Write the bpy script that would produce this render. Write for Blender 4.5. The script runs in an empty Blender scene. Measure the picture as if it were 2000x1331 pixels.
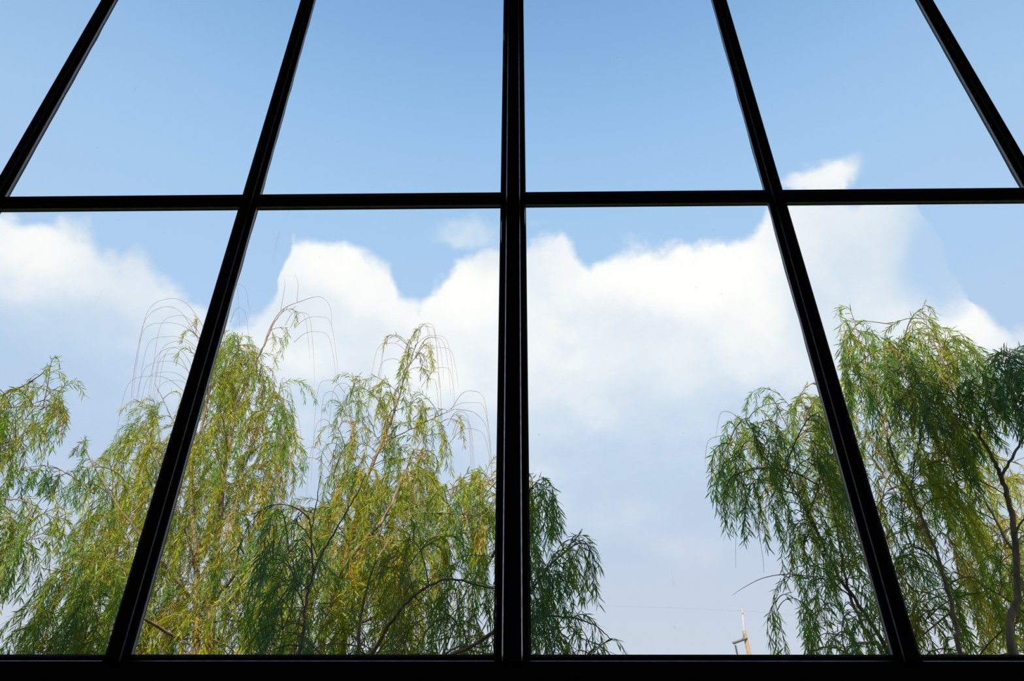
import bpy, math
import numpy as np
from mathutils import Matrix, Vector

R = math.radians
scene = bpy.context.scene
COL = scene.collection
rng = np.random.default_rng(11)

# ------------------------------------------------------------------ camera
CAM = np.array([0.0, 0.0, 1.4])
PITCH, YAW, ROLL = R(32.834), R(-0.912), R(0.157)
FPX = 24.0 / 36.0 * 2000.0
_fw = np.array([math.sin(YAW) * math.cos(PITCH), math.cos(YAW) * math.cos(PITCH), math.sin(PITCH)])
_rt = np.array([math.cos(YAW), -math.sin(YAW), 0.0])
_up = np.cross(_rt, _fw)
RT = _rt * math.cos(ROLL) + _up * math.sin(ROLL)
UP = -_rt * math.sin(ROLL) + _up * math.cos(ROLL)
FW = _fw
cam = bpy.data.cameras.new("camera")
cam.lens = 24.0
cam.sensor_width = 36.0
cam.clip_start = 0.05
cam.clip_end = 2000
cam_ob = bpy.data.objects.new("camera", cam)
COL.objects.link(cam_ob)
m = Matrix.Identity(4)
for i in range(3):
    m[i][0], m[i][1], m[i][2], m[i][3] = RT[i], UP[i], -FW[i], CAM[i]
cam_ob.matrix_world = m
scene.camera = cam_ob


def ray(px, py):
    return FW * FPX + RT * (px - 1000.0) - UP * (py - 665.5)


def at(px, py, Y):
    """the point of the place seen at a pixel, Y metres in front of the camera's wall axis"""
    d = ray(px, py)
    return CAM + d * (Y / d[1])


def azel(px, py):
    d = ray(px, py)
    d = d / np.linalg.norm(d)
    return math.atan2(d[0], d[1]), math.asin(d[2])


# ------------------------------------------------------------------ view
scene.view_settings.view_transform = 'Standard'
scene.view_settings.look = 'None'
scene.view_settings.gamma = 1.0
scene.view_settings.use_curve_mapping = False
scene.view_settings.exposure = 0.0
scene.cycles.adaptive_threshold = 0.015
scene.cycles.max_bounces = 5
scene.cycles.diffuse_bounces = 2
scene.cycles.glossy_bounces = 2
scene.cycles.transparent_max_bounces = 8


def lin(r, g, b):
    f = lambda c: (c / 255 / 12.92) if c / 255 <= 0.04045 else ((c / 255 + 0.055) / 1.055) ** 2.4
    return (f(r), f(g), f(b), 1.0)


# ------------------------------------------------------------------ node expressions
class X:
    """a shader socket with arithmetic"""
    nt = None

    def __init__(self, s):
        self.s = s

    @staticmethod
    def math(op, *a, clamp=False):
        n = X.nt.nodes.new('ShaderNodeMath')
        n.operation = op
        n.use_clamp = clamp
        for i, v in enumerate(a):
            if isinstance(v, X):
                X.nt.links.new(v.s, n.inputs[i])
            else:
                n.inputs[i].default_value = float(v)
        return X(n.outputs[0])

    def __add__(s, o): return X.math('ADD', s, o)
    __radd__ = __add__
    def __sub__(s, o): return X.math('SUBTRACT', s, o)
    def __rsub__(s, o): return X.math('SUBTRACT', o, s)
    def __mul__(s, o): return X.math('MULTIPLY', s, o)
    __rmul__ = __mul__
    def __truediv__(s, o): return X.math('DIVIDE', s, o)
    def clamp(s): return X.math('ADD', s, 0.0, clamp=True)


def smooth(x, a, b):
    n = X.nt.nodes.new('ShaderNodeMapRange')
    n.interpolation_type = 'SMOOTHSTEP'
    X.nt.links.new(x.s, n.inputs[0])
    n.inputs[1].default_value, n.inputs[2].default_value = a, b
    return X(n.outputs[0])


def noise(vec, scale, detail, rough=0.5, off=(0, 0, 0), stretch=(1, 1, 1), color=False):
    mp = X.nt.nodes.new('ShaderNodeMapping')
    mp.inputs['Location'].default_value = off
    mp.inputs['Scale'].default_value = stretch
    X.nt.links.new(vec, mp.inputs[0])
    n = X.nt.nodes.new('ShaderNodeTexNoise')
    n.inputs['Scale'].default_value = scale
    n.inputs['Detail'].default_value = detail
    n.inputs['Roughness'].default_value = rough
    X.nt.links.new(mp.outputs[0], n.inputs['Vector'])
    return X(n.outputs['Color' if color else 'Fac'])


def mixc(f, a, b):
    n = X.nt.nodes.new('ShaderNodeMix')
    n.data_type = 'RGBA'
    X.nt.links.new(f.s, n.inputs[0])
    for k, v in ((6, a), (7, b)):
        if isinstance(v, X):
            X.nt.links.new(v.s, n.inputs[k])
        else:
            n.inputs[k].default_value = v
    return X(n.outputs[2])


def fcurve(x, pts):
    n = X.nt.nodes.new('ShaderNodeFloatCurve')
    X.nt.links.new(x.s, n.inputs['Value'])
    c = n.mapping.curves[0]
    pts = sorted(pts)
    c.points[0].location = pts[0]
    c.points[1].location = pts[-1]
    for p in pts[1:-1]:
        c.points.new(*p)
    for p in c.points:
        p.handle_type = 'AUTO_CLAMPED'
    n.mapping.update()
    return X(n.outputs[0])


# ------------------------------------------------------------------ sky
world = bpy.data.worlds.new("sky")
scene.world = world
world.use_nodes = True
nt = world.node_tree
nt.nodes.clear()
X.nt = nt
tc = nt.nodes.new('ShaderNodeTexCoord')
DIR = tc.outputs['Generated']
sep = nt.nodes.new('ShaderNodeSeparateXYZ')
nt.links.new(DIR, sep.inputs[0])
dx, dy, dz = (X(sep.outputs[i]) for i in range(3))
az = X.math('ARCTAN2', dx, dy)
el = X.math('ARCSINE', dz)
# clear sky: deeper blue overhead, pale towards the horizon, all round
ramp = nt.nodes.new('ShaderNodeValToRGB')
cr = ramp.color_ramp
stops = [(0, (205, 211, 223)), (8, (203, 211, 226)), (14, (196, 209, 229)), (22, (186, 207, 233)), (33, (176, 206, 240)),
         (42, (166, 202, 239)), (49, (153, 193, 236)), (56, (134, 178, 226)), (62, (122, 166, 218)), (90, (108, 152, 208))]
while len(cr.elements) < len(stops):
    cr.elements.new(0.5)
for e, (d, c) in zip(cr.elements, stops):
    e.position = d / 90.0
    e.color = lin(*c)
nt.links.new((el / (math.pi / 2)).s, ramp.inputs[0])
clear = X(ramp.outputs[0])
# billows that shape the cloud edges
n1 = noise(DIR, 5.0, 9, 0.60, (3.1, 0.7, 1.9))
n2 = noise(DIR, 5.0, 5, 0.55, (9.3, 4.1, 6.2))
vor = nt.nodes.new('ShaderNodeTexVoronoi')          # round puffs
vor.inputs['Scale'].default_value = 13.0
vor.inputs['Detail'].default_value = 2.0
vor.inputs['Roughness'].default_value = 0.55
vor.normalize = True
wv = nt.nodes.new('ShaderNodeVectorMath')
wv.operation = 'MULTIPLY_ADD'
nt.links.new(noise(DIR, 9.0, 4, 0.6, (7.7, 1.1, 3.3), color=True).s, wv.inputs[0])
wv.inputs[1].default_value = (0.10, 0.10, 0.10)
nt.links.new(DIR, wv.inputs[2])
nt.links.new(wv.outputs[0], vor.inputs['Vector'])
n3 = X(vor.outputs['Distance']) + 0.12
nb = noise(DIR, 3.2, 6, 0.55, (5.5, 2.2, 0.4), (1, 1, 1.6))
azd = az + (n2 - 0.5) * 0.10
eld = el + (n1 - 0.5) * 0.11 + (n3 - 0.5) * 0.085
# upper edge of the cumulus bank as a function of bearing
TOPS = [(0, 440), (60, 462), (140, 475), (170, 512), (215, 528), (262, 506), (310, 540), (370, 585), (420, 625), (475, 612), (530, 570),
        (556, 488), (620, 476), (690, 486), (755, 512), (772, 560), (795, 592), (812, 560), (870, 528), (925, 486), (985, 470), (1040, 480),
        (1085, 466), (1125, 502), (1150, 525), (1200, 488), (1300, 492), (1335, 474), (1400, 482), (1450, 492), (1490, 455), (1525, 410),
        (1600, 396), (1700, 398), (1790, 410), (1828, 450), (1866, 530), (1905, 590), (1950, 625), (2000, 665)]
tops = {}
for px, py in TOPS:
    a, e = azel(px, py)
    tops[a] = e
pts = [(a / (2 * math.pi) + 0.5, e / 1.2) for a, e in tops.items()]
rr = np.random.default_rng(5)
amin, amax = min(tops), max(tops)
for k in range(1, 12):
    t = k / 12.0
    a = amax + t * (2 * math.pi - (amax - amin))
    a = a - 2 * math.pi if a > math.pi else a
    pts.append((a / (2 * math.pi) + 0.5, R(rr.uniform(24, 40)) / 1.2))
pts += [(0.0, R(31) / 1.2), (1.0, R(31) / 1.2)]
top = fcurve(azd / (2 * math.pi) + 0.5, pts) * 1.2
depth = top - eld


def blob(px, py, wx, wy, a=None, e=None):
    """soft round heap in bearing and height, px units across"""
    a0, e0 = azel(px, py)
    c = math.cos(e0)
    u = (azd - a0) * (c * FPX / wx)
    v = (eld - e0) * (FPX / wy)
    return X.math('EXPONENT', (u * u + v * v) * -1.0)


edge = smooth(depth, -0.011, 0.016)
edge = X.math('MAXIMUM', edge, smooth(blob(912, 452, 80, 30) + blob(1050, 440, 40, 14) * 0.5 + (n3 - 0.5) * 0.3, 0.3, 1.1) * 0.62)
edge = X.math('MAXIMUM', edge, smooth(blob(1600, 342, 85, 34) + (n3 - 0.5) * 0.5, 0.25, 0.8) * 0.95)
thin = smooth(blob(1872, 455, 75, 75) + blob(1900, 535, 90, 55), 0.10, 1.0)      # the bank frays out to a veil here
edge = edge * (1.0 - thin * 0.85)
# the bank dissolves into haze below
low = smooth(el + (nb - 0.5) * 0.42 + az * 0.08, R(17.0), R(28.5))
alpha = edge * low
# how brightly the heaps are lit
heaps = [(1290, 545, 190, 75, 0.75), (650, 530, 120, 70, 0.55), (70, 500, 130, 70, 0.5), (890, 575, 110, 70, 0.5), (1900, 640, 90, 80, 0.5),
         (1600, 345, 90, 45, 0.4), (1080, 700, 120, 70, 0.25), (830, 740, 90, 60, 0.35), (560, 720, 120, 60, 0.3), (1490, 600, 140, 120, 0.3),
         (1310, 730, 60, 26, -0.4), (700, 650, 60, 26, -0.3), (230, 640, 130, 80, -0.15), (1160, 830, 60, 40, 0.3)]
base = smooth((nb - 0.5) * 1.6 + (n1 - 0.5) * 0.9 + 0.5, 0.1, 0.95)
lit = (n1 - 0.5) * 0.5 + (0.5 - n3) * 0.45
for px, py, wx, wy, s in heaps:
    lit = lit + blob(px, py, wx, wy) * s
lit = smooth(lit, 0.10, 0.62)
cloud = mixc(base, lin(214, 226, 240), lin(243, 246, 250))
cloud = mixc(lit, cloud, lin(255, 254, 252))
sky = mixc(alpha.clamp(), clear, cloud)
bg = nt.nodes.new('ShaderNodeBackground')
nt.links.new(sky.s, bg.inputs[0])
bg.inputs[1].default_value = 1.06
wo = nt.nodes.new('ShaderNodeOutputWorld')
nt.links.new(bg.outputs[0], wo.inputs[0])

# ------------------------------------------------------------------ sun: behind the building, warm
sun = bpy.data.lights.new("sun", 'SUN')
sun.energy = 6.5
sun.color = (1.0, 0.86, 0.62)
sun.angle = R(0.6)
sun_ob = bpy.data.objects.new("sun", sun)
COL.objects.link(sun_ob)
SUN_TAN = 1.0
sun_ob.rotation_euler = Vector((0.22, 1.0, -SUN_TAN)).to_track_quat('-Z', 'Y').to_euler()
sun_ob.location = (0, -10, 14)


# ------------------------------------------------------------------ materials
def mat(name):
    mt = bpy.data.materials.new(name)
    mt.use_nodes = True
    X.nt = mt.node_tree
    return mt, mt.node_tree.nodes['Principled BSDF']


def obj_coord():
    n = X.nt.nodes.new('ShaderNodeTexCoord')
    return n.outputs['Object']


def simple(name, c1, c2, scale, rough, metal=0.0, stretch=(1, 1, 1), spec=0.5, bump=0.0):
    mt, b = mat(name)
    co = obj_coord()
    n = noise(co, scale, 5, 0.6, stretch=stretch)
    c = mixc(smooth(n, 0.3, 0.7), c1 + (1,), c2 + (1,))
    X.nt.links.new(c.s, b.inputs['Base Color'])
    b.inputs['Roughness'].default_value = rough
    b.inputs['Metallic'].default_value = metal
    b.inputs['Specular IOR Level'].default_value = spec
    if bump:
        bp = X.nt.nodes.new('ShaderNodeBump')
        bp.inputs['Strength'].default_value = bump
        bp.inputs['Distance'].default_value = 0.01
        X.nt.links.new(n.s, bp.inputs['Height'])
        X.nt.links.new(bp.outputs[0], b.inputs['Normal'])
    return mt


M_FRAME = simple("black_coated_metal", (0.022, 0.019, 0.018), (0.05, 0.038, 0.031), 9, 0.5, spec=0.25)
M_GLINT = simple("edge_glint_bright", (0.30, 0.30, 0.31), (0.55, 0.56, 0.58), 30, 0.28, metal=1.0)  # bright metal for added strips that stand in for edge highlights
M_GLINT_DIM = simple("edge_glint_dim", (0.10, 0.10, 0.105), (0.20, 0.20, 0.21), 30, 0.38, metal=1.0)  # darker copy: the weaker highlight on side mullions is put into the colour
M_BEAD = simple("grey_glazing_bead", (0.28, 0.28, 0.285), (0.42, 0.42, 0.425), 22, 0.4, spec=0.4)
M_WALL = simple("interior_plaster", (0.26, 0.24, 0.22), (0.32, 0.30, 0.28), 3, 0.9)
M_FLOOR = simple("dark_floor_boards", (0.04, 0.03, 0.022), (0.07, 0.05, 0.035), 5, 0.6, stretch=(0.3, 4, 1))
M_OUT = simple("outside_render", (0.30, 0.28, 0.25), (0.36, 0.33, 0.30), 4, 0.9)
M_GRASS = simple("lawn_ground", (0.055, 0.085, 0.025), (0.12, 0.13, 0.045), 1.5, 1.0)
M_BARK = simple("willow_bark", (0.16, 0.115, 0.075), (0.38, 0.27, 0.18), 16, 0.9, stretch=(1, 1, 0.25), bump=0.6)
M_POLE = simple("pole_concrete", (0.27, 0.19, 0.125), (0.37, 0.26, 0.17), 8, 0.9)
M_STEEL = simple("galvanised_steel", (0.22, 0.22, 0.22), (0.33, 0.33, 0.32), 20, 0.5, metal=0.6)
M_SPIKE = simple("pale_painted_steel", (0.50, 0.42, 0.40), (0.60, 0.52, 0.50), 20, 0.6)
M_INS = simple("brown_porcelain", (0.045, 0.025, 0.018), (0.08, 0.045, 0.03), 30, 0.2)
M_WIRE = simple("weathered_cable", (0.30, 0.30, 0.31), (0.38, 0.38, 0.39), 20, 0.6)


def attr_color():
    n = X.nt.nodes.new('ShaderNodeAttribute')
    n.attribute_name = 'tint'
    return n.outputs['Color']


def leaf_material():
    mt = bpy.data.materials.new("willow_leaf")
    mt.use_nodes = True
    X.nt = t = mt.node_tree
    t.nodes.clear()
    c = attr_color()
    d = t.nodes.new('ShaderNodeBsdfDiffuse')
    tr = t.nodes.new('ShaderNodeBsdfTranslucent')
    gl = t.nodes.new('ShaderNodeBsdfGlossy')
    gl.inputs['Roughness'].default_value = 0.45
    gl.inputs['Color'].default_value = (0.9, 0.95, 1.0, 1)
    t.links.new(c, d.inputs[0])
    hs = t.nodes.new('ShaderNodeHueSaturation')
    hs.inputs['Saturation'].default_value = 1.1
    hs.inputs['Value'].default_value = 1.25
    t.links.new(c, hs.inputs['Color'])
    t.links.new(hs.outputs[0], tr.inputs[0])
    m1 = t.nodes.new('ShaderNodeMixShader')
    m1.inputs[0].default_value = 0.45
    t.links.new(d.outputs[0], m1.inputs[1])
    t.links.new(tr.outputs[0], m1.inputs[2])
    m2 = t.nodes.new('ShaderNodeMixShader')
    m2.inputs[0].default_value = 0.022
    t.links.new(m1.outputs[0], m2.inputs[1])
    t.links.new(gl.outputs[0], m2.inputs[2])
    o = t.nodes.new('ShaderNodeOutputMaterial')
    t.links.new(m2.outputs[0], o.inputs[0])
    return mt


def twig_material():
    mt, b = mat("willow_twig")
    X.nt.links.new(attr_color(), b.inputs['Base Color'])
    b.inputs['Roughness'].default_value = 0.8
    return mt


def glass_material():
    mt = bpy.data.materials.new("window_glass")
    mt.use_nodes = True
    X.nt = t = mt.node_tree
    t.nodes.clear()
    tr = t.nodes.new('ShaderNodeBsdfTransparent')
    tr.inputs[0].default_value = (0.985, 0.995, 0.99, 1)
    gl = t.nodes.new('ShaderNodeBsdfGlossy')
    gl.inputs['Roughness'].default_value = 0.0
    lw = t.nodes.new('ShaderNodeLayerWeight')      # Schlick reflectance of a thin clear sheet, alike from both faces
    lw.inputs[0].default_value = 0.5
    fr = 0.02 + X.math('POWER', X(lw.outputs['Facing']), 5.0) * 0.6
    m1 = t.nodes.new('ShaderNodeMixShader')
    t.links.new(fr.s, m1.inputs[0])
    t.links.new(tr.outputs[0], m1.inputs[1])
    t.links.new(gl.outputs[0], m1.inputs[2])
    # dust specks and a few dried drips on the pane
    co = obj_coord()
    speck = smooth(noise(co, 34, 2, 0.5), 0.765, 0.80) * 0.16
    drip = smooth(noise(co, 26, 2, 0.5, (2.3, 0, 1.1), (1, 1, 0.10)), 0.77, 0.80) * 0.05
    dirt = X.math('MAXIMUM', speck, drip)
    df = t.nodes.new('ShaderNodeBsdfTranslucent')
    df.inputs[0].default_value = (0.55, 0.56, 0.57, 1)
    m2 = t.nodes.new('ShaderNodeMixShader')
    t.links.new(dirt.s, m2.inputs[0])
    t.links.new(m1.outputs[0], m2.inputs[1])
    t.links.new(df.outputs[0], m2.inputs[2])
    o = t.nodes.new('ShaderNodeOutputMaterial')
    t.links.new(m2.outputs[0], o.inputs[0])
    return mt


M_LEAF = leaf_material()
M_TWIG = twig_material()
M_GLASS = glass_material()


# ------------------------------------------------------------------ mesh helpers
class MB:
    def __init__(s):
        s.v, s.f, s.mi = [], [], []

    def add(s, verts, faces, mi=0):
        o = len(s.v)
        s.v += [tuple(map(float, p)) for p in verts]
        s.f += [tuple(i + o for i in f) for f in faces]
        s.mi += [mi] * len(faces)
        return s

    def box(s, x0, x1, y0, y1, z0, z1, mi=0):
        v = [(x, y, z) for z in (z0, z1) for y in (y0, y1) for x in (x0, x1)]
        return s.add(v, [(0, 2, 3, 1), (4, 5, 7, 6), (0, 1, 5, 4), (2, 6, 7, 3), (0, 4, 6, 2), (1, 3, 7, 5)], mi)

    def prism(s, poly, axis, a0, a1, mi=0):
        """poly of (u, v) pairs swept along an axis: axis z -> (x, y), axis x -> (y, z)"""
        n = len(poly)
        P = (lambda u, v, w: (u, v, w)) if axis == 'z' else (lambda u, v, w: (w, u, v))
        vs = [P(u, v, a0) for u, v in poly] + [P(u, v, a1) for u, v in poly]
        fs = [(i, (i + 1) % n, n + (i + 1) % n, n + i) for i in range(n)]
        return s.add(vs, fs + [tuple(range(n))[::-1], tuple(range(n, 2 * n))], mi)

    def tube(s, pts, rad, sides=8, mi=0, lumps=0.0):
        pts = np.asarray(pts, float)
        v, f = tube_arrays(pts, np.asarray(rad, float) * np.ones(len(pts)), sides, lumps)
        return s.add(v, [tuple(q) for q in f] + [tuple(range(sides))[::-1], tuple(range(len(v) - sides, len(v)))], mi)

    def lathe(s, prof, seg, origin=(0, 0, 0), mi=0):
        vs, fs = [], []
        for r, z in prof:
            for k in range(seg):
                a = 2 * math.pi * k / seg
                vs.append((origin[0] + r * math.cos(a), origin[1] + r * math.sin(a), origin[2] + z))
        for i in range(len(prof) - 1):
            for k in range(seg):
                k2 = (k + 1) % seg
                fs.append((i * seg + k, i * seg + k2, (i + 1) * seg + k2, (i + 1) * seg + k))
        fs += [tuple(range(seg))[::-1], tuple(range((len(prof) - 1) * seg, len(prof) * seg))]
        return s.add(vs, fs, mi)

    def build(s, name, mats, parent=None, smooth_=False):
        me = bpy.data.meshes.new(name)
        me.from_pydata(s.v, [], s.f)
        for mt in (mats if isinstance(mats, (list, tuple)) else [mats]):
            me.materials.append(mt)
        me.polygons.foreach_set('material_index', s.mi)
        if smooth_:
            me.polygons.foreach_set('use_smooth', [True] * len(s.f))
        me.validate()
        me.update()
        o = bpy.data.objects.new(name, me)
        COL.objects.link(o)
        if parent:
            o.parent = parent
        return o


def tube_arrays(pts, rad, sides, lumps=0.0):
    n = len(pts)
    t = np.gradient(pts, axis=0)
    t /= np.linalg.norm(t, axis=1)[:, None] + 1e-9
    ref = np.array([0.31, 0.22, 0.92]) if abs(t[0, 2]) < 0.8 else np.array([0.92, 0.31, 0.1])
    a = np.cross(t, ref)
    a /= np.linalg.norm(a, axis=1)[:, None] + 1e-9
    b = np.cross(t, a)
    ang = np.arange(sides) * 2 * math.pi / sides
    rr_ = rad[:, None] * (1 + lumps * np.sin(np.arange(n)[:, None] * 1.7 + ang[None] * 2))
    v = pts[:, None, :] + rr_[..., None] * (np.cos(ang)[None, :, None] * a[:, None, :] + np.sin(ang)[None, :, None] * b[:, None, :])
    i, k = np.meshgrid(np.arange(n - 1), np.arange(sides), indexing='ij')
    k2 = (k + 1) % sides
    f = np.stack([i * sides + k, i * sides + k2, (i + 1) * sides + k2, (i + 1) * sides + k], -1).reshape(-1, 4)
    return v.reshape(-1, 3), f


def catmull(P, per):
    P = np.asarray(P, float)
    Q = np.vstack([2 * P[0] - P[1], P, 2 * P[-1] - P[-2]])
    out = []
    for i in range(1, len(Q) - 2):
        for k in range(per):
            t = k / per
            out.append(0.5 * (2 * Q[i] + (Q[i + 1] - Q[i - 1]) * t + (2 * Q[i - 1] - 5 * Q[i] + 4 * Q[i + 1] - Q[i + 2]) * t * t
                              + (3 * Q[i] - Q[i - 1] - 3 * Q[i + 1] + Q[i + 2]) * t ** 3))
    return np.array(out + [P[-1]])


def empty(name, loc, label=None, cat=None, group=None, kind=None):
    o = bpy.data.objects.new(name, None)
    o.empty_display_size = 0.2
    COL.objects.link(o)
    o.location = loc
    tag(o, label, cat, group, kind)
    return o


def tag(o, label=None, cat=None, group=None, kind=None):
    for k, v in (('label', label), ('category', cat), ('group', group), ('kind', kind)):
        if v:
            o[k] = v
    return o


# ------------------------------------------------------------------ the building
ZC = CAM[2]
X0, X1 = -3.72, 3.60                    # window opening
Z_SILL, Z_HEAD = ZC + 0.328, ZC + 4.46
TZ = ZC + 2.278
ROOF = 6.45                             # top of the parapet
YB = -6.0
GZ = -0.2


def struct(name, mb, mt, label):
    return tag(mb.build(name, mt), label, None, None, 'structure')


struct('ground', MB().box(-250, 250, -200, 400, GZ - 0.3, GZ), M_GRASS, 'lawn outside running away under the willows')
struct('floor', MB().box(X0 - 0.9, X1 + 0.9, YB, 2.29, -0.15, 0), M_FLOOR, 'dark boarded floor of the room')
struct('ceiling', MB().box(X0 - 1.2, X1 + 1.2, YB, 2.29, 6.0, 6.12), M_WALL, 'plain plastered ceiling of the room')
struct('wall_back', MB().box(X0 - 1.2, X1 + 1.2, YB - 0.3, YB, -0.2, 6.12), M_WALL, 'plain plastered back wall of the room')
struct('wall_left', MB().box(X0 - 1.2, X0 - 0.9, YB, 2.29, -0.2, 6.0), M_WALL, 'plain plastered side wall left of the window')
struct('wall_right', MB().box(X1 + 0.9, X1 + 1.2, YB, 2.29, -0.2, 6.0), M_WALL, 'plain plastered side wall right of the window')
fr = MB()
fr.box(X0 - 1.2, X1 + 1.2, 2.30, 2.55, -0.2, Z_SILL - 0.20)
fr.box(X0 - 1.2, X1 + 1.2, 2.30, 2.55, Z_HEAD + 0.12, ROOF)
fr.box(X0 - 1.2, X0 - 0.06, 2.30, 2.55, Z_SILL - 0.20, Z_HEAD + 0.12)
fr.box(X1 + 0.06, X1 + 1.2, 2.30, 2.55, Z_SILL - 0.20, Z_HEAD + 0.12)
struct('wall_front', fr, M_WALL, 'plain plastered wall around the tall gridded window')
roof = MB()
roof.box(X0 - 9, X1 + 9, YB - 0.3, 2.30, 6.13, 6.35)
roof.box(X0 - 9, X1 + 9, 2.05, 2.30, 6.35, ROOF)
struct('roof', roof, M_OUT, 'flat roof slab with a parapet above the window')

# ------------------------------------------------------------------ the window grid
win = empty('window_1', (0, 2.3, Z_SILL), 'tall black framed window grid looking out on willows and sky', None, None, 'structure')
wl = Vector(win.location)


def part(mb, name, mt, parent=win, loc=wl):
    o = mb.build(name, mt)
    o.parent = parent
    o.matrix_parent_inverse = Matrix.Translation(-loc) if parent is win else Matrix.Identity(4)
    return o


Y_CAP, Y_FL, Y_GL, Y_OUT = 2.297, 2.310, 2.326, 2.340
MX = [-3.6986, -2.4836, -1.2685, -0.0333, 1.1833, 2.3833, 3.5833]
HALF = [0.0375, 0.0375, 0.0375, 0.055, 0.0375, 0.0375, 0.0375]
CAP = [0.016, 0.016, 0.016, 0.0285, 0.016, 0.016, 0.016]
rl = np.random.default_rng(3)
for mx, hw, c in zip(MX, HALF, CAP):
    b = MB()
    # flange with a slightly lumpy sealant edge, profile beveled
    zs = np.linspace(Z_SILL - 0.02, Z_HEAD + 0.02, 120)
    vs, fs = [], []
    jl = np.convolve(rl.normal(0, 0.0018, 124), [.2, .3, .3, .2], 'valid')[:120].clip(-0.0022, 0.003)
    jr = np.convolve(rl.normal(0, 0.0018, 124), [.2, .3, .3, .2], 'valid')[:120].clip(-0.0022, 0.003)
    for z, a, d in zip(zs, jl, jr):
        vs += [(mx - hw - a, Y_OUT, z), (mx - hw - a, Y_FL + 0.003, z), (mx - hw - a + 0.003, Y_FL, z),
               (mx + hw + d - 0.003, Y_FL, z), (mx + hw + d, Y_FL + 0.003, z), (mx + hw + d, Y_OUT, z)]
    for i in range(119):
        for k in range(6):
            k2 = (k + 1) % 6
            fs.append((i * 6 + k, i * 6 + k2, (i + 1) * 6 + k2, (i + 1) * 6 + k))
    b.add(vs, fs + [tuple(range(6))[::-1], tuple(range(119 * 6, 120 * 6))])
    mu = part(b, 'mullion', M_FRAME)
    cb = MB().box(mx - c, mx + c, Y_CAP, Y_FL + 0.002, Z_SILL - 0.035, Z_HEAD + 0.02)
    o = cb.build('cover_cap', M_FRAME)
    o.parent = mu
    for s in (-1, 1):  # strips added along the cap corners, angled to mirror sky as a highlight
        w, k = (0.0038, 1.33) if hw > 0.05 else (0.0026, 1.6)
        e = MB().prism([(mx + s * c, Y_CAP + 0.0005), (mx + s * (c + w), Y_CAP + 0.0005 + k * w), (mx + s * c, Y_CAP + 0.0005 + k * w)],
                       'z', Z_SILL - 0.03, Z_HEAD)
        o = e.build('edge_glint', M_GLINT if hw > 0.05 else M_GLINT_DIM)
        o.parent = mu
        o['label'] = 'thin added metal strip making the bright edge highlight' if hw > 0.05 else 'thin added metal strip with a dimmer edge highlight in its colour'

# transom pieces between mullions, each levelled a touch differently
TILT = [0.000, 0.002, 0.004, -0.001, 0.001, 0.0]
for i in range(6):
    a, d = MX[i] + HALF[i] - 0.004, MX[i + 1] - HALF[i + 1] + 0.004
    h = 0.036
    z = TZ + 0.004 + (0.001, 0.0, -0.002, 0.001, 0.0, 0.002)[i]
    prof = [(Y_OUT, z - h), (Y_FL + 0.004, z - h), (Y_FL, z - h + 0.004), (Y_FL - 0.003, z - 0.2 * h), (Y_FL - 0.002, z + 0.5 * h),
            (Y_FL + 0.006, z + h), (Y_OUT, z + h)]
    part(MB().prism(prof, 'x', a, d), 'transom', M_FRAME)

# panes with their glazing beads
rows = [(Z_SILL - 0.002, TZ - 0.032), (TZ + 0.040, Z_HEAD)]
for i in range(6):
    for (z0, z1) in rows:
        a, d = MX[i] + HALF[i], MX[i + 1] - HALF[i + 1]
        p = part(MB().box(a - 0.01, d + 0.01, Y_GL, Y_GL + 0.006, z0 - 0.01, z1 + 0.01), 'pane', M_GLASS)
        t = 0.004
        g = MB()
        y0, y1 = Y_FL + 0.0035, Y_GL - 0.0005
        g.box(a - 0.001, a + t, y0, y1, z0, z1)
        g.box(d - t, d + 0.001, y0, y1, z0, z1)
        g.box(a + t, d - t, y0, y1, z0, z0 + t)
        g.box(a + t, d - t, y0, y1, z1 - t, z1)
        o = g.build('glazing_bead', M_BEAD)
        o.parent = p

# bottom, top and side rails
br = MB()
for i in range(6):
    a, d = MX[i] + HALF[i] - 0.003, MX[i + 1] - HALF[i + 1] + 0.003
    br.prism([(Y_OUT, Z_SILL - 0.02), (Y_FL, Z_SILL - 0.02), (Y_FL, Z_SILL - 0.003), (Y_FL + 0.003, Z_SILL), (Y_OUT, Z_SILL)], 'x', a, d)
br.box(X0 - 0.05, X1 + 0.05, Y_CAP, Y_OUT, Z_SILL - 0.22, Z_SILL - 0.0195)
rail = part(br, 'bottom_rail', M_FRAME)
for i in range(6):
    a, d = MX[i] + HALF[i] - 0.001, MX[i + 1] - HALF[i + 1] + 0.001
    e = MB().prism([(Y_CAP + 0.0005, Z_SILL - 0.0195), (Y_CAP + 0.0025, Z_SILL - 0.0195), (Y_CAP + 0.0025, Z_SILL - 0.0177)], 'x', a, d)  # added strip, sloped to give the rail its highlight line
    o = e.build('edge_glint', M_GLINT)
    o.parent = rail
    o['label'] = 'thin added metal strip making the bright edge highlight'
part(MB().box(X0 - 0.05, X1 + 0.05, Y_CAP, Y_OUT, Z_HEAD, Z_HEAD + 0.14), 'head_rail', M_FRAME)
part(MB().box(X0 - 0.06, X0 - 0.012, Y_CAP, Y_OUT, Z_SILL - 0.0195, Z_HEAD), 'jamb', M_FRAME)
part(MB().box(X1 + 0.016, X1 + 0.06, Y_CAP, Y_OUT, Z_SILL - 0.0195, Z_HEAD), 'jamb', M_FRAME)

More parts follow.
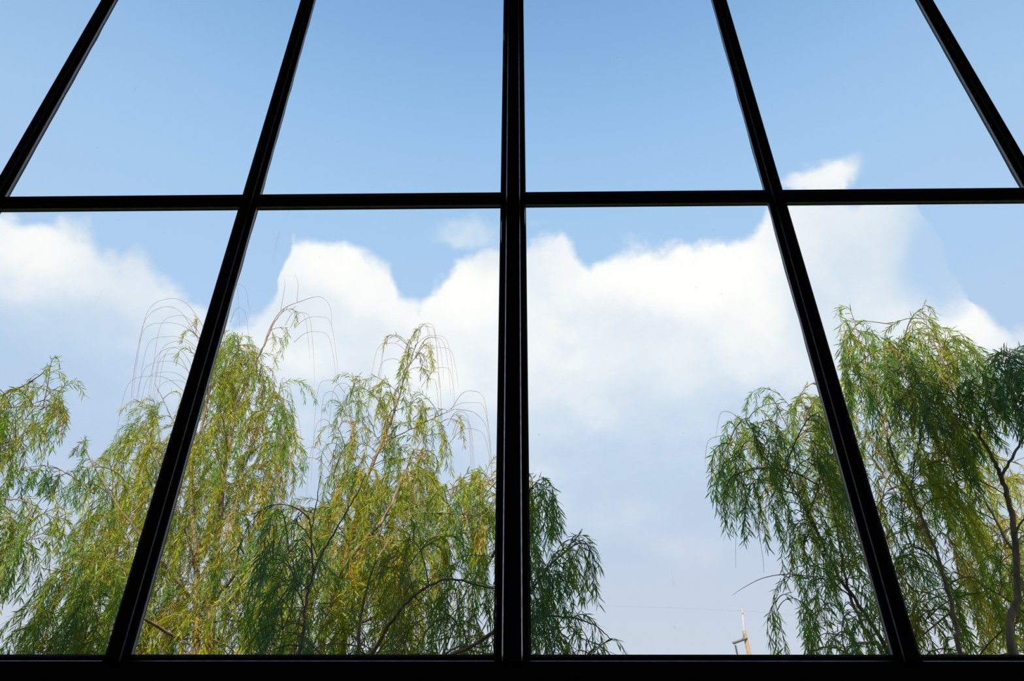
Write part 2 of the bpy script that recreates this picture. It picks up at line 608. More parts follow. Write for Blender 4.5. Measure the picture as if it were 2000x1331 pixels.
# ------------------------------------------------------------------ willows
DOWN = np.array([0, 0, -1.0])
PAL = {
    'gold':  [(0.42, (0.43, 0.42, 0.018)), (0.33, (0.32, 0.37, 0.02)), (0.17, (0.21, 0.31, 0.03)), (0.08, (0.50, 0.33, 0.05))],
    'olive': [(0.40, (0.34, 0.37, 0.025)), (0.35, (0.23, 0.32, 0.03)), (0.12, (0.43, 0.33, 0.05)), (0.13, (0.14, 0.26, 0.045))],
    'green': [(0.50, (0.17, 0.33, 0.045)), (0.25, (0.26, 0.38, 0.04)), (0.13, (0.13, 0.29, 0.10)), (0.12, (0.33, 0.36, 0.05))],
    'deep':  [(0.60, (0.13, 0.26, 0.06)), (0.25, (0.11, 0.24, 0.10)), (0.15, (0.19, 0.29, 0.05))],  # dark green leaves, with the shade on near sprays put into the colour
}


def pick(pal):
    w = np.array([p[0] for p in PAL[pal]])
    c = PAL[pal][rng.choice(len(w), p=w / w.sum())][1]
    return np.array(c)


class Geo:
    """twig and leaf arrays, several strands can be gathered"""
    def __init__(s):
        s.V, s.F4, s.F3, s.C, s.m4, s.m3, s.n = [], [], [], [], [], [], 0

    def add(s, v, f4, f3, c, mi):
        s.V.append(v)
        s.C.append(c)
        if len(f4):
            s.F4.append(f4 + s.n)
            s.m4.append(np.full(len(f4), mi))
        if len(f3):
            s.F3.append(f3 + s.n)
            s.m3.append(np.full(len(f3), mi))
        s.n += len(v)

    def join(s, o):
        for v in o.V:
            s.V.append(v)
        s.C += o.C
        s.F4 += [f + s.n for f in o.F4]
        s.F3 += [f + s.n for f in o.F3]
        s.m4 += o.m4
        s.m3 += o.m3
        s.n += o.n

    def build(s, name, parent):
        me = bpy.data.meshes.new(name)
        V = np.concatenate(s.V)
        C = np.concatenate(s.C)
        F4 = np.concatenate(s.F4) if s.F4 else np.zeros((0, 4), int)
        F3 = np.concatenate(s.F3) if s.F3 else np.zeros((0, 3), int)
        mi = np.concatenate(s.m4 + s.m3)
        me.vertices.add(len(V))
        me.vertices.foreach_set('co', V.astype(np.float32).ravel())
        loops = np.concatenate([F4.ravel(), F3.ravel()]).astype(np.int32)
        me.loops.add(len(loops))
        me.loops.foreach_set('vertex_index', loops)
        st = np.concatenate([np.arange(len(F4)) * 4, len(F4) * 4 + np.arange(len(F3)) * 3]).astype(np.int32)
        me.polygons.add(len(st))
        me.polygons.foreach_set('loop_start', st)
        me.polygons.foreach_set('material_index', mi.astype(np.int32))
        me.materials.append(M_TWIG)
        me.materials.append(M_LEAF)
        at_ = me.attributes.new('tint', 'FLOAT_COLOR', 'POINT')
        at_.data.foreach_set('color', np.hstack([C, np.ones((len(C), 1))]).astype(np.float32).ravel())
        me.update(calc_edges=True)
        o = bpy.data.objects.new(name, me)
        COL.objects.link(o)
        if parent:
            o.parent = parent
        return o


def unit(v):
    return v / (np.linalg.norm(v, axis=-1, keepdims=True) + 1e-9)


def leaves_on(geo, path, s0, gap, size, col, up=False):
    """alternate narrow leaves along a path from arc fraction s0 on"""
    seg = np.linalg.norm(np.diff(path, axis=0), axis=1)
    cum = np.concatenate([[0], np.cumsum(seg)])
    L = cum[-1]
    if L < 0.03:
        return
    s = np.arange(L * s0, L, gap)
    s = s + rng.uniform(-0.4, 0.4, len(s)) * gap
    s = np.append(np.clip(s, 0, L), [L, L])
    n = len(s)
    p = np.stack([np.interp(s, cum, path[:, k]) for k in range(3)], 1)
    tang = unit(np.gradient(path, axis=0))
    t = unit(np.stack([np.interp(s, cum, tang[:, k]) for k in range(3)], 1))
    base = unit(np.cross(t, rng.normal(size=3)))
    bb = np.cross(t, base)
    ang = np.arange(n) * 2.4 + rng.uniform(0, 6.28)
    side = base * np.cos(ang)[:, None] + bb * np.sin(ang)[:, None]
    a = rng.uniform(R(18), R(58), n)[:, None]
    d = unit(t * np.cos(a) + side * np.sin(a) + DOWN * rng.uniform(0.08, 0.42, n)[:, None])
    ln = (size * rng.uniform(0.7, 1.25, n))[:, None]
    w = ln * rng.uniform(0.085, 0.13, n)[:, None]
    b = unit(np.cross(d, unit(rng.normal(size=(n, 3)) + side * 0.5)))
    dr = DOWN[None] * ln * rng.uniform(0.02, 0.16, n)[:, None]
    v = np.stack([p, p + 0.38 * ln * d + b * w * .5 + dr * .15, p + 0.38 * ln * d - b * w * .5 + dr * .15,
                  p + 0.74 * ln * d + b * w * .34 + dr * .55, p + 0.74 * ln * d - b * w * .34 + dr * .55, p + ln * d + dr], 1)
    k = np.arange(n)[:, None] * 6
    f3 = np.concatenate([k + [[0, 1, 2]], k + [[3, 5, 4]]])
    f4 = k + [[1, 3, 4, 2]]
    c = np.clip(col[None] * rng.uniform(0.72, 1.3, (n, 1)) * (1 + rng.normal(0, 0.07, (n, 3))), 0.01, 0.75)
    geo.add(v.reshape(-1, 3), f4, f3, np.repeat(c, 6, 0), 1)


def grow(A, Rt, L, droop, lift=0.25):
    """branchlet rising from A to Rt, then hanging L metres"""
    d = np.linalg.norm(Rt - A)
    ctrl = (A + Rt) / 2 + np.array([0, 0, lift * d]) + rng.normal(0, 0.06, 3) * d
    t = np.linspace(0, 1, 6)[:, None]
    pth = (1 - t) ** 2 * A + 2 * t * (1 - t) * ctrl + t * t * Rt
    dr = unit(pth[-1] - pth[-2])
    n = 8
    st = L / n
    pts = []
    p = pth[-1].copy()
    sway = rng.normal(0, 0.05, 3) * [1, 1, 0]
    for i in range(n):
        dr = unit(dr + DOWN * droop + sway)
        p = p + dr * st
        pts.append(p.copy())
    return np.vstack([pth, pts]), d


def in_poly(x, y, P):
    c = False
    j = len(P) - 1
    for i in range(len(P)):
        xi, yi = P[i]
        xj, yj = P[j]
        if (yi > y) != (yj > y) and x < (xj - xi) * (y - yi) / (yj - yi) + xi:
            c = not c
        j = i
    return c


TWIGC = np.array([0.20, 0.135, 0.06])


def make_tree(label, base, limbs, regions, bare=(), singles=(), group='willows outside the window', bark=M_BARK):
    """limbs: (points [(px, py, Y) ...], r0, r1, is_trunk); regions: dict(poly, Y, n, L, pal)"""
    bx = at(*base)
    root = empty('willow_tree', (bx[0], bx[1], GZ), label, 'tree', group)
    rl_ = Vector(root.location)
    inv = Matrix.Translation(-rl_)
    nodes, owner, rad_n = [], [], []
    lobs = []
    for li, (pp, r0, r1, trunk) in enumerate(limbs):
        P = [at(*q) for q in pp]
        if trunk:
            P = [np.array([P[0][0] * 0.7 + bx[0] * 0.3, P[0][1], GZ - 0.05])] + P
        c = catmull(P, 7)
        c[1:-1] += rng.normal(0, 0.0035, (len(c) - 2, 3))
        r0 = r0 * 0.68
        r = np.linspace(1, 0, len(c)) ** 1.25 * (r0 - r1) + r1
        o = MB().tube(c, r, 10 if r0 > 0.03 else 6, lumps=0.06).build('trunk' if trunk else 'limb', bark, root, True)
        o.matrix_parent_inverse = inv
        lobs.append(o)
        k0 = len(c) // 4 if trunk else 0
        for k in range(k0, len(c)):
            nodes.append(c[k])
            owner.append(li)
    strands = []

    def strand(px, py, Y, L, pal, size, gap, reach=None, bare_tip=False, mid=True):
        Rt = at(px, py, Y)
        if mid:
            Rt = Rt + np.array([0, 0, 0.42 * L])
        nn = np.array(nodes)
        dv = nn - Rt
        cost = np.linalg.norm(dv, axis=1) + 0.9 * np.maximum(0, dv[:, 2] + 0.12) + rng.uniform(0, 0.12, len(nn))
        j = int(np.argmin(cost))
        A = nodes[j]
        pth, d = grow(A, Rt, L, rng.uniform(0.34, 0.85), rng.uniform(0.1, 0.45))
        g = Geo()
        tw = np.linspace(min(0.0085, 0.0032 + 0.006 * d), 0.0011, len(pth))
        v, f = tube_arrays(pth, tw, 4)
        tcol = TWIGC * rng.uniform(0.6, 1.5)
        g.add(v, f, np.zeros((0, 3), int), np.repeat(tcol[None], len(v), 0), 0)
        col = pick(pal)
        tot = d * 1.08 + L
        s0 = max(0.05, 1 - (L + min(0.5 * d, 0.35)) / tot)
        leaves_on(g, pth, s0, gap, size, col)
        # one or two short side sprays
        for _ in range(rng.integers(0, 3)):
            k = rng.integers(5, len(pth) - 3)
            dirn = unit(unit(pth[k + 1] - pth[k]) + unit(rng.normal(size=3)) * 0.8)
            q = [pth[k]]
            for i in range(5):
                dirn = unit(dirn + DOWN * 0.45)
                q.append(q[-1] + dirn * L * 0.10)
            q = np.array(q)
            v, f = tube_arrays(q, np.linspace(0.0018, 0.0009, len(q)), 3)
            g.add(v, f, np.zeros((0, 3), int), np.repeat(tcol[None], len(v), 0), 0)
            leaves_on(g, q, 0.1, gap, size * 0.9, col)
        for q in pth[1:5]:                      # later sprays may spring from this branchlet
            nodes.append(q)
            owner.append(owner[j])
        strands.append((np.linalg.norm(Rt - CAM), int(owner[j]), g))

    for rg in regions:
        P = rg['poly']
        xs, ys = [p[0] for p in P], [p[1] for p in P]
        k = 0
        while k < rg['n'] * 1.25:
            x, y = rng.uniform(min(xs), max(xs)), rng.uniform(min(ys), max(ys))
            if not in_poly(x, y, P):
                continue
            k += 1
            Y = rng.uniform(*rg['Y'])
            pal = rg['pal'][rng.integers(len(rg['pal']))]
            strand(x, y, Y, rng.uniform(*rg['L']), pal, rg.get('size', 0.086), rg.get('gap', 0.0125))
    for (px, py, Y, L, pal) in singles:
        strand(px, py, Y, L, pal, 0.085, 0.016, mid=False)
    # bare whips without leaves
    for pp, r0 in bare:
        c = catmull([at(*q) for q in pp], 5)
        g = Geo()
        v, f = tube_arrays(c, np.linspace(r0, 0.0009, len(c)), 4)
        g.add(v, f, np.zeros((0, 3), int), np.repeat((TWIGC * [1.3, 1.15, 1.3])[None], len(v), 0), 0)
        o = g.build('bare_twig', root)
        o.matrix_parent_inverse = inv
    strands.sort(key=lambda s: s[0])
    rest = Geo()
    for i, (dist, li, g) in enumerate(strands):
        if i < 280:
            o = g.build('leafy_strand', lobs[li])
        else:
            rest.join(g)
    if rest.n:
        o = rest.build('foliage', root)
        o.matrix_parent_inverse = inv
        o['kind'] = 'stuff'
    return root


def whips(x0, y0, Y, n, dxr, rise, fall, seed):
    """arching bare whips that spring from one twig and hang over"""
    r_ = np.random.default_rng(seed)
    out = []
    for _ in range(n):
        dx_ = r_.uniform(*dxr)
        up = r_.uniform(0.4, 1.0) * rise
        fl = r_.uniform(0.5, 1.0) * fall
        x, y = x0 + r_.normal(0, 8), y0 + r_.uniform(-15, 60)
        out.append(([(x, y, Y), (x + dx_ * 0.3, y - up * 0.85, Y), (x + dx_ * 0.6, y - up, Y), (x + dx_ * 0.9, y - up * 0.6, Y),
                     (x + dx_ * 1.05, y + fl * 0.4, Y), (x + dx_ * 1.12, y + fl, Y)], 0.0032))
    return out


# --- tree at the far left edge
make_tree('willow cut off by the left edge of the view, one leafy bough arching in', (-330, 1280, 6.6),
          [([(-330, 1320, 6.6), (-300, 1150, 6.6), (-220, 980, 6.6), (-120, 870, 6.6), (-30, 790, 6.6), (50, 752, 6.6), (92, 722, 6.6)], 0.10, 0.004, True),
           ([(-220, 980, 6.6), (-120, 940, 6.5), (-30, 880, 6.5), (40, 860, 6.5)], 0.03, 0.004, False),
           ([(-30, 800, 6.6), (40, 795, 6.5), (90, 795, 6.5), (120, 812, 6.5)], 0.012, 0.003, False),
           ([(-290, 1150, 6.6), (-160, 1060, 6.3), (-60, 985, 6.2), (20, 975, 6.2), (75, 990, 6.2)], 0.03, 0.004, False)],
          [dict(poly=[(-90, 770), (0, 772), (50, 752), (85, 730), (128, 790), (132, 835), (100, 840), (60, 880), (20, 930), (-90, 950)], Y=(6.2, 7.0), n=85, L=(0.22, 0.45), pal=['olive', 'green', 'olive']),
           dict(poly=[(-90, 960), (0, 990), (50, 988), (105, 1010), (115, 1050), (60, 1110), (0, 1150), (-90, 1230)], Y=(5.9, 6.7), n=70, L=(0.3, 0.5), pal=['olive', 'green', 'green'])],
          singles=[(92, 716, 6.6, 0.14, 'green'), (70, 732, 6.6, 0.2, 'olive'), (112, 800, 6.5, 0.3, 'olive'), (60, 745, 6.6, 0.2, 'green')])

# --- main left willow, twin stems
T2 = 8.0
bare2 = whips(400, 660, T2, 7, (-170, -70), 70, 190, 1) + whips(385, 740, T2, 6, (-150, -60), 60, 130, 2) \
    + whips(455, 590, T2, 3, (10, 70), 40, 60, 3) + whips(570, 610, T2, 4, (20, 80), 30, 110, 4) + whips(540, 790, T2, 5, (20, 70), 40, 110, 6)
bare2 += [([(510, 690, T2), (528, 640, T2), (552, 605, T2), (590, 588, T2), (625, 580, T2), (645, 600, T2), (648, 640, T2)], 0.006),
          ([(548, 610, T2), (556, 560, T2), (556, 545, T2)], 0.003), ([(580, 590, T2), (582, 555, T2), (575, 535, T2)], 0.003)]
make_tree('tall golden willow with two pale stems and bare whips, behind left mullion', (392, 1330, T2),
          [([(376, 1300, T2), (385, 1180, T2), (384, 1100, T2), (376, 1000, T2), (374, 920, T2), (395, 830, T2), (415, 735, T2), (428, 660, T2), (440, 620, T2)], 0.075, 0.004, True),
           ([(398, 1330, T2), (412, 1180, T2), (420, 1090, T2), (430, 1000, T2), (442, 900, T2), (462, 800, T2), (488, 730, T2), (512, 682, T2), (535, 632, T2), (556, 603, T2)], 0.085, 0.004, True),
           ([(384, 1120, T2), (345, 990, 7.8), (300, 890, 7.7), (272, 825, 7.6)], 0.03, 0.004, False),
           ([(414, 1180, T2), (470, 1110, 7.8), (525, 1050, 7.6), (545, 950, 7.6), (548, 850, 7.6)], 0.032, 0.004, False),
           ([(382, 1180, T2), (310, 1090, 7.6), (225, 980, 7.3), (180, 905, 7.2), (158, 855, 7.2)], 0.03, 0.004, False),
           ([(376, 930, T2), (345, 840, T2), (318, 780, T2), (302, 750, T2)], 0.016, 0.003, False),
           ([(350, 1250, 7.6), (250, 1190, 7.0), (150, 1130, 6.6), (80, 1110, 6.5)], 0.028, 0.004, False),
           ([(185, 965, 7.2), (140, 930, 7.1), (95, 912, 7.0), (50, 915, 7.0), (10, 935, 7.0)], 0.010, 0.002, False),
           ([(442, 910, T2), (400, 800, 8.3), (405, 700, 8.3)], 0.016, 0.003, False),
           ([(430, 1010, T2), (490, 880, 8.3), (520, 790, 8.4)], 0.018, 0.003, False)],
          [dict(poly=[(405, 740), (440, 700), (500, 705), (530, 780), (565, 820), (570, 900), (548, 960), (535, 1010), (525, 1060), (600, 1390), (120, 1390), (190, 1130), (165, 1050),
                      (175, 970), (195, 900), (245, 850), (290, 815), (335, 840), (375, 790)], Y=(7.45, 9.1), n=780, L=(0.35, 0.7), pal=['gold', 'gold', 'olive', 'gold', 'green']),
           dict(poly=[(420, 680), (470, 670), (500, 700), (480, 760), (400, 760)], Y=(7.7, 8.4), n=34, L=(0.25, 0.45), pal=['olive', 'gold']),
           dict(poly=[(20, 1390), (40, 1250), (80, 1170), (140, 1090), (190, 1050), (230, 1130), (200, 1390)], Y=(6.2, 7.0), n=120, L=(0.35, 0.6), pal=['green', 'olive', 'green']),
           dict(poly=[(20, 940), (60, 918), (120, 925), (175, 962), (170, 985), (90, 950), (30, 975)], Y=(6.9, 7.2), n=22, L=(0.14, 0.24), pal=['deep', 'green']),
           dict(poly=[(148, 858), (162, 855), (178, 950), (160, 960)], Y=(7.1, 7.3), n=7, L=(0.14, 0.22), pal=['green'])],
          bare=bare2,
          singles=[(530, 645, T2, 0.32, 'gold'), (572, 604, T2, 0.26, 'olive'), (556, 640, T2, 0.3, 'gold'), (545, 660, T2, 0.36, 'gold'), (520, 690, T2, 0.35, 'olive'),
                   (372, 645, T2, 0.25, 'olive'), (362, 680, T2, 0.25, 'olive'), (345, 765, T2, 0.2, 'olive'), (385, 625, T2, 0.2, 'olive'),
                   (440, 650, T2, 0.3, 'olive'), (430, 670, T2, 0.3, 'gold'), (460, 690, T2, 0.35, 'gold'), (310, 790, T2, 0.3, 'olive'), (290, 800, T2, 0.35, 'olive')])

# --- middle willow, leaning lit limb and shaded near boughs
T3 = 7.4
bare3 = whips(815, 665, T3, 8, (20, 70), 40, 110, 11) + whips(800, 680, T3, 4, (-70, -30), 35, 110, 12) + whips(880, 810, T3, 6, (20, 80), 40, 150, 13) \
    + whips(690, 760, T3, 4, (-80, -30), 45, 120, 14) + whips(660, 870, T3, 5, (-90, -30), 40, 110, 15) + whips(830, 700, T3, 3, (25, 60), 20, 120, 16)
bare3 += [([(890, 800, T3), (925, 806, T3), (950, 835, T3), (958, 900, T3)], 0.004)]
make_tree('open-crowned willow with a leaning sunlit limb, left of the wide centre mullion', (610, 1330, T3),
          [([(615, 1330, T3), (640, 1210, T3), (672, 1112, T3), (690, 1040, T3), (708, 960, T3), (735, 890, T3), (766, 815, T3), (790, 740, T3), (812, 675, T3), (822, 648, T3)], 0.075, 0.003, True),
           ([(648, 1185, T3), (672, 1112, 6.7), (706, 1062, 6.55), (752, 1008, 6.5), (795, 915, 6.7), (830, 845, 7.0)], 0.055, 0.004, False),
           ([(575, 1330, 5.0), (598, 1180, 5.0), (615, 1110, 5.0), (650, 1045, 5.0), (692, 975, 5.0), (715, 925, 5.0)], 0.024, 0.004, True),
           ([(612, 1118, 5.0), (608, 1050, 5.0), (618, 985, 5.0), (626, 930, 5.0)], 0.012, 0.003, False),
           ([(690, 1330, 6.0), (700, 1230, 6.0), (722, 1130, 6.0), (745, 1080, 6.0), (790, 1010, 6.1)], 0.03, 0.004, True),
           ([(640, 1265, T3), (690, 1225, 7.0), (760, 1195, 6.8), (800, 1172, 6.7)], 0.035, 0.006, False),
           ([(720, 1290, 5.6), (775, 1200, 5.4), (830, 1150, 5.3), (885, 1132, 5.2), (950, 1148, 5.2), (1040, 1160, 5.1)], 0.024, 0.004, False),
           ([(752, 1008, 7.0), (810, 990, 6.8), (870, 960, 6.6), (920, 945, 6.5), (965, 938, 6.5)], 0.018, 0.003, False),
           ([(690, 1030, T3), (655, 940, T3), (660, 850, T3), (685, 770, T3)], 0.016, 0.003, False),
           ([(745, 865, T3), (800, 840, T3), (850, 815, T3), (888, 800, T3)], 0.014, 0.003, False),
           ([(860, 1290, 5.2), (960, 1240, 5.1), (1040, 1150, 5.0), (1090, 1090, 5.0), (1130, 1062, 5.0), (1160, 1072, 5.0)], 0.022, 0.003, False),
           ([(960, 1090, 5.4), (1020, 985, 5.3), (1050, 945, 5.2), (1075, 960, 5.2)], 0.014, 0.003, False),
           ([(960, 1240, 5.1), (1040, 1207, 5.0), (1110, 1206, 5.0), (1160, 1222, 5.0), (1195, 1250, 5.0)], 0.014, 0.003, False),
           ([(840, 1330, 5.4), (880, 1270, 5.2), (960, 1262, 5.1)], 0.018, 0.004, False)],
          [dict(poly=[(690, 760), (720, 745), (780, 780), (795, 690), (820, 650), (835, 700), (800, 770), (850, 810), (885, 840), (880, 880), (850, 900), (860, 950), (780, 985), (640, 985),
                      (632, 890), (650, 830)], Y=(7.0, 7.8), n=72, L=(0.3, 0.55), pal=['olive', 'gold', 'olive']),
           dict(poly=[(640, 960), (850, 935), (860, 1080), (800, 1180), (640, 1180), (600, 1060)], Y=(6.6, 8.2), n=165, L=(0.35, 0.65), pal=['gold', 'gold', 'olive', 'olive']),
           dict(poly=[(520, 1040), (600, 1000), (650, 1000), (780, 1100), (830, 1390), (480, 1390)], Y=(6.2, 8.0), n=210, L=(0.35, 0.65), pal=['olive', 'gold', 'green']),
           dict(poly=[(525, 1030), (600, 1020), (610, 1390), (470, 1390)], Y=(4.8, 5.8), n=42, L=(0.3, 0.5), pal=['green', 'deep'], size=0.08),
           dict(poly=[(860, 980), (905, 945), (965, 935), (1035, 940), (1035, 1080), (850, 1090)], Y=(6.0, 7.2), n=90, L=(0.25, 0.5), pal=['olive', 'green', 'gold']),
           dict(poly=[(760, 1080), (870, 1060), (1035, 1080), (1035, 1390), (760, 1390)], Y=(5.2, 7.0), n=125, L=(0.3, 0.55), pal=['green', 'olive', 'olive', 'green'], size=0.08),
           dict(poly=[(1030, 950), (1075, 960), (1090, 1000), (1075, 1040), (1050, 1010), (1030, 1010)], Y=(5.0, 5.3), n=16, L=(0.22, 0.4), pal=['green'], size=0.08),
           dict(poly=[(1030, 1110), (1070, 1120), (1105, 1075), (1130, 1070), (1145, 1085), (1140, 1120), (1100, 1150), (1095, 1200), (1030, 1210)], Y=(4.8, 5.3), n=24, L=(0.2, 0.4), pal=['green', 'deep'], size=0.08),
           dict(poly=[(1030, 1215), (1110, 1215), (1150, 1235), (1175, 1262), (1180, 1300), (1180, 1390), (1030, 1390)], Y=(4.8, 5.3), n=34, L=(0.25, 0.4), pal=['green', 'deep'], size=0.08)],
          bare=bare3,
          singles=[(820, 645, T3, 0.2, 'olive'), (800, 690, T3, 0.35, 'olive'), (770, 655, T3, 0.3, 'olive'), (815, 690, T3, 0.3, 'gold'), (825, 720, T3, 0.25, 'olive'), (700, 735, T3, 0.4, 'olive'),
                   (712, 742, T3, 0.4, 'gold'), (690, 745, T3, 0.3, 'olive'), (660, 785, T3, 0.3, 'olive'), (895, 825, T3, 0.3, 'olive'), (885, 812, T3, 0.3, 'gold'), (870, 800, T3, 0.35, 'gold'),
                   (1090, 1070, 5.0, 0.4, 'green'), (1125, 1060, 5.0, 0.4, 'green'), (1155, 1070, 5.0, 0.35, 'deep'), (1140, 1062, 5.0, 0.5, 'deep'), (1195, 1248, 5.0, 0.25, 'green'), (920, 935, 6.5, 0.2, 'olive')])

# --- drooping willow right of centre
T4 = 5.6
bare4 = whips(1545, 810, T4, 4, (-70, -30), 45, 60, 21) + [([(1590, 1128, T4), (1540, 1122, T4), (1490, 1130, T4), (1450, 1150, T4), (1430, 1164, T4)], 0.0045),
         ([(1465, 860, T4), (1440, 815, T4), (1410, 805, T4), (1400, 840, T4), (1398, 860, T4)], 0.0035), ([(1415, 850, T4), (1385, 860, T4), (1378, 890, T4), (1378, 915, T4)], 0.003),
         ([(1412, 960, T4), (1408, 1000, T4), (1410, 1040, T4)], 0.002), ([(1440, 1000, T4), (1437, 1060, T4), (1437, 1110, T4)], 0.0022), ([(1418, 940, T4), (1425, 1000, T4), (1425, 1050, T4)], 0.002),
         ([(1480, 1030, T4), (1490, 1090, T4), (1492, 1120, T4)], 0.0022), ([(1525, 1130, T4), (1510, 1170, T4), (1512, 1200, T4)], 0.0025)]
make_tree('green willow drooping left past the right mullion toward the open sky', (1790, 1330, T4),
          [([(1765, 1330, T4), (1735, 1275, T4), (1690, 1200, T4), (1640, 1130, T4), (1605, 1060, T4), (1565, 970, T4), (1525, 905, T4), (1485, 855, T4)], 0.035, 0.003, True),
           ([(1740, 1330, T4), (1700, 1250, T4), (1660, 1165, T4), (1645, 1090, T4), (1625, 980, T4), (1590, 870, T4), (1565, 805, T4)], 0.03, 0.003, True),
           ([(1605, 1060, T4), (1540, 940, 5.4), (1470, 880, 5.3), (1425, 870, 5.3)], 0.010, 0.002, False),
           ([(1660, 1165, T4), (1610, 1128, 5.5), (1570, 1130, 5.5)], 0.010, 0.002, False),
           ([(1640, 1130, T4), (1590, 1105, T4), (1550, 1112, T4), (1525, 1140, T4), (1515, 1175, T4)], 0.007, 0.002, False),
           ([(1720, 1330, 5.2), (1650, 1275, 5.2), (1600, 1268, 5.2), (1560, 1290, 5.2)], 0.012, 0.003, False),
           ([(1630, 1000, T4), (1660, 880, 5.9), (1650, 800, 6.0)], 0.012, 0.003, False)],
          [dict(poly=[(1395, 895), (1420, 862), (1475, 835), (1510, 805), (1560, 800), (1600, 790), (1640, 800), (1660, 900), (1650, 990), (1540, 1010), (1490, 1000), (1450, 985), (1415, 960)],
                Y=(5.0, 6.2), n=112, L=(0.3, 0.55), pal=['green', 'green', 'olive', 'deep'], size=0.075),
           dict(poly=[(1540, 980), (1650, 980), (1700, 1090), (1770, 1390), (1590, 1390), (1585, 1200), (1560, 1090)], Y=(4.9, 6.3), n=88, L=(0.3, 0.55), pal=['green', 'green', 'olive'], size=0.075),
           dict(poly=[(1590, 810), (1645, 800), (1670, 950), (1620, 1000)], Y=(6.2, 7.0), n=45, L=(0.3, 0.5), pal=['gold', 'olive'], size=0.075)],
          bare=bare4,
          singles=[(1508, 1190, T4, 0.3, 'green'), (1520, 1200, T4, 0.35, 'green'), (1500, 1205, T4, 0.25, 'green'), (1402, 880, T4, 0.3, 'green'), (1410, 905, T4, 0.35, 'green'), (1545, 1165, T4, 0.3, 'green'), (1555, 1170, 5.5, 0.4, 'green'), (1470, 840, T4, 0.35, 'deep'), (1425, 865, T4, 0.35, 'green'), (1450, 960, T4, 0.35, 'deep'),
                   (1425, 945, T4, 0.25, 'green'), (1480, 975, T4, 0.4, 'deep'), (1595, 780, T4, 0.3, 'olive')])

# --- big willow at the right edge
T5 = 5.2
make_tree('dense willow at the right edge rising higher than its neighbours', (2010, 1330, T5),
          [([(1990, 1330, T5), (1988, 1160, T5), (1982, 1050, T5), (1972, 985, T5), (1955, 930, T5), (1935, 888, T5), (1905, 840, T5), (1875, 780, T5), (1845, 715, T5), (1815, 650, T5), (1802, 612, T5)], 0.045, 0.003, True),
           ([(1895, 1330, T5), (1870, 1230, T5), (1850, 1150, T5), (1830, 1082, T5), (1798, 1005, T5), (1770, 950, T5), (1740, 880, T5), (1718, 790, T5), (1690, 700, T5), (1668, 625, T5)], 0.028, 0.003, True),
           ([(1955, 932, T5), (1985, 880, T5), (2015, 820, T5), (2040, 740, T5), (1990, 700, 4.9), (1960, 705, 4.9)], 0.018, 0.003, False),
           ([(1985, 1090, T5), (1930, 990, 5.6), (1890, 900, 5.8), (1860, 830, 5.9)], 0.016, 0.003, False),
           ([(1778, 965, T5), (1788, 900, T5), (1800, 850, T5)], 0.009, 0.002, False),
           ([(1980, 1045, T5), (2010, 1000, 5.0), (2060, 950, 5.0)], 0.014, 0.003, False),
           ([(1845, 715, T5), (1900, 690, 5.0), (1940, 705, 5.0)], 0.010, 0.002, False),
           ([(1718, 790, T5), (1670, 730, 5.0), (1650, 720, 5.0)], 0.008, 0.002, False),
           ([(1985, 1200, 7.2), (1960, 1050, 7.2), (1930, 930, 7.2), (1960, 860, 7.2)], 0.03, 0.004, False)],
          [dict(poly=[(1655, 720), (1660, 640), (1690, 660), (1720, 675), (1785, 675), (1800, 620), (1815, 645), (1870, 680), (1925, 715), (1955, 760), (1950, 850), (1850, 850), (1750, 800), (1665, 760)],
                Y=(4.8, 5.8), n=165, L=(0.25, 0.5), pal=['green', 'deep', 'olive'], size=0.08),
           dict(poly=[(1650, 760), (1740, 800), (1790, 1000), (1850, 1390), (1800, 1390), (1730, 1100), (1680, 880)], Y=(5.4, 7.0), n=80, L=(0.3, 0.6), pal=['olive', 'gold', 'green'], size=0.08),
           dict(poly=[(1790, 840), (1900, 830), (1920, 960), (1870, 1050), (1800, 960)], Y=(5.0, 6.8), n=58, L=(0.3, 0.6), pal=['green', 'olive', 'gold'], size=0.08),
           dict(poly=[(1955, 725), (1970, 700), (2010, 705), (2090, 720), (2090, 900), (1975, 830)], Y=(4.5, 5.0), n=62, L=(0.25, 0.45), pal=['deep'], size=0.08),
           dict(poly=[(1860, 960), (1960, 930), (2090, 920), (2090, 1390), (1930, 1390), (1880, 1200)], Y=(6.4, 8.2), n=140, L=(0.35, 0.65), pal=['gold', 'gold', 'olive']),
           dict(poly=[(1760, 1050), (1850, 1040), (1960, 1050), (2090, 1100), (2090, 1390), (1800, 1390)], Y=(5.2, 6.6), n=66, L=(0.3, 0.55), pal=['green', 'olive', 'olive'], size=0.08)],
          singles=[(1660, 605, T5, 0.2, 'green'), (1672, 630, T5, 0.25, 'green'), (1700, 650, T5, 0.25, 'green'), (1802, 600, T5, 0.16, 'green'), (1812, 625, T5, 0.2, 'olive'), (1830, 640, T5, 0.3, 'olive'),
                   (1660, 660, T5, 0.25, 'olive'), (1865, 660, T5, 0.3, 'olive'), (1730, 665, T5, 0.25, 'olive'), (1960, 690, 4.9, 0.25, 'deep')])

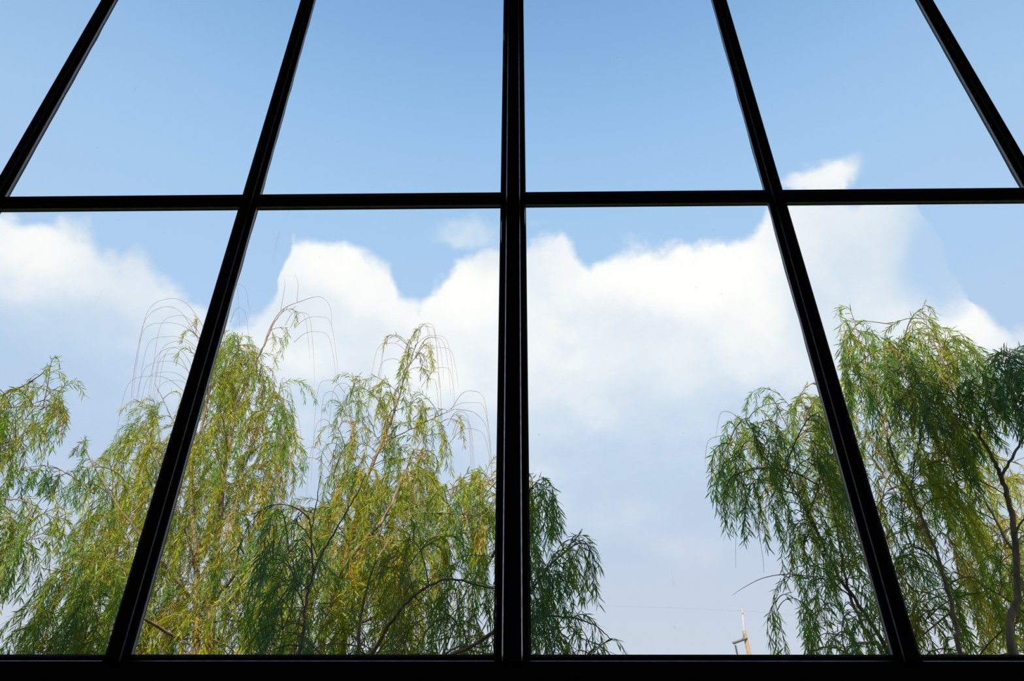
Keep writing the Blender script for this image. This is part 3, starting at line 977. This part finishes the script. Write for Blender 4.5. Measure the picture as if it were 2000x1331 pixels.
# ------------------------------------------------------------------ power pole far off
PY = 36.0
p_top, p_low = at(1453, 1233, PY), at(1463.5, 1279, PY)
dirn = (p_low - p_top) / np.linalg.norm(p_low - p_top)
p_bot = p_top + dirn * ((p_top[2] - GZ) / -dirn[2])
pole = empty('power_pole', tuple(p_bot), 'leaning concrete power pole with a side arm rising above the sill', 'pole')
pinv = Matrix.Translation(-Vector(p_bot))


def ppart(mb, name, mt, sm=False):
    o = mb.build(name, mt, pole, sm)
    o.matrix_parent_inverse = pinv
    return o


ppart(MB().tube([p_bot, (p_bot + p_top) / 2, p_top], [0.16, 0.125, 0.09], 14), 'shaft', M_POLE, True)
s_top = at(1449.5, 1194, PY)
ppart(MB().tube([p_top - (s_top - p_top) * 0.15, p_top, s_top], [0.028, 0.028, 0.02], 8), 'spike', M_SPIKE, True)
ppart(MB().lathe([(0.02, -0.16), (0.05, -0.13), (0.05, -0.03), (0.03, 0.02), (0.05, 0.05), (0.02, 0.10)], 10, tuple(s_top)), 'pin_insulator', M_SPIKE, True)
a0, a1 = at(1456.5, 1248, PY - 0.12), at(1432, 1257, PY - 0.5)
ppart(MB().tube([a0 + (a0 - a1) * 0.08, a1], [0.062, 0.062], 4), 'cross_arm', M_STEEL)
ppart(MB().tube([at(1453, 1238, PY - 0.1), at(1450, 1249, PY - 0.3)], [0.015, 0.015], 6), 'brace', M_STEEL)
i0, i1 = at(1435.5, 1257, PY - 0.5), at(1440.5, 1281, PY - 0.5)
i0[2] -= 0.04
ppart(MB().tube([i0, i1], [0.012, 0.012], 6), 'hanger_rod', M_STEEL)
for k in range(6):
    c = i0 + (i1 - i0) * (0.16 + 0.155 * k)
    ppart(MB().lathe([(0.02, -0.03), (0.055, -0.026), (0.058, -0.012), (0.03, 0.012), (0.02, 0.035)], 12, tuple(c)), 'insulator_disc', M_INS, True)


def cable(name, P, r, label):
    c = catmull(P, 8)
    return tag(MB().tube(c, np.full(len(c), r), 5).build(name, M_WIRE), label, 'cable')


cable('overhead_cable', [at(-900, 1175, 46), at(300, 1172, 41), at(1150, 1184, 37), tuple(s_top), at(1800, 1216, 36), at(2900, 1240, 40)], 0.006,
      'thin cable strung across the sky over the tip of the power pole')
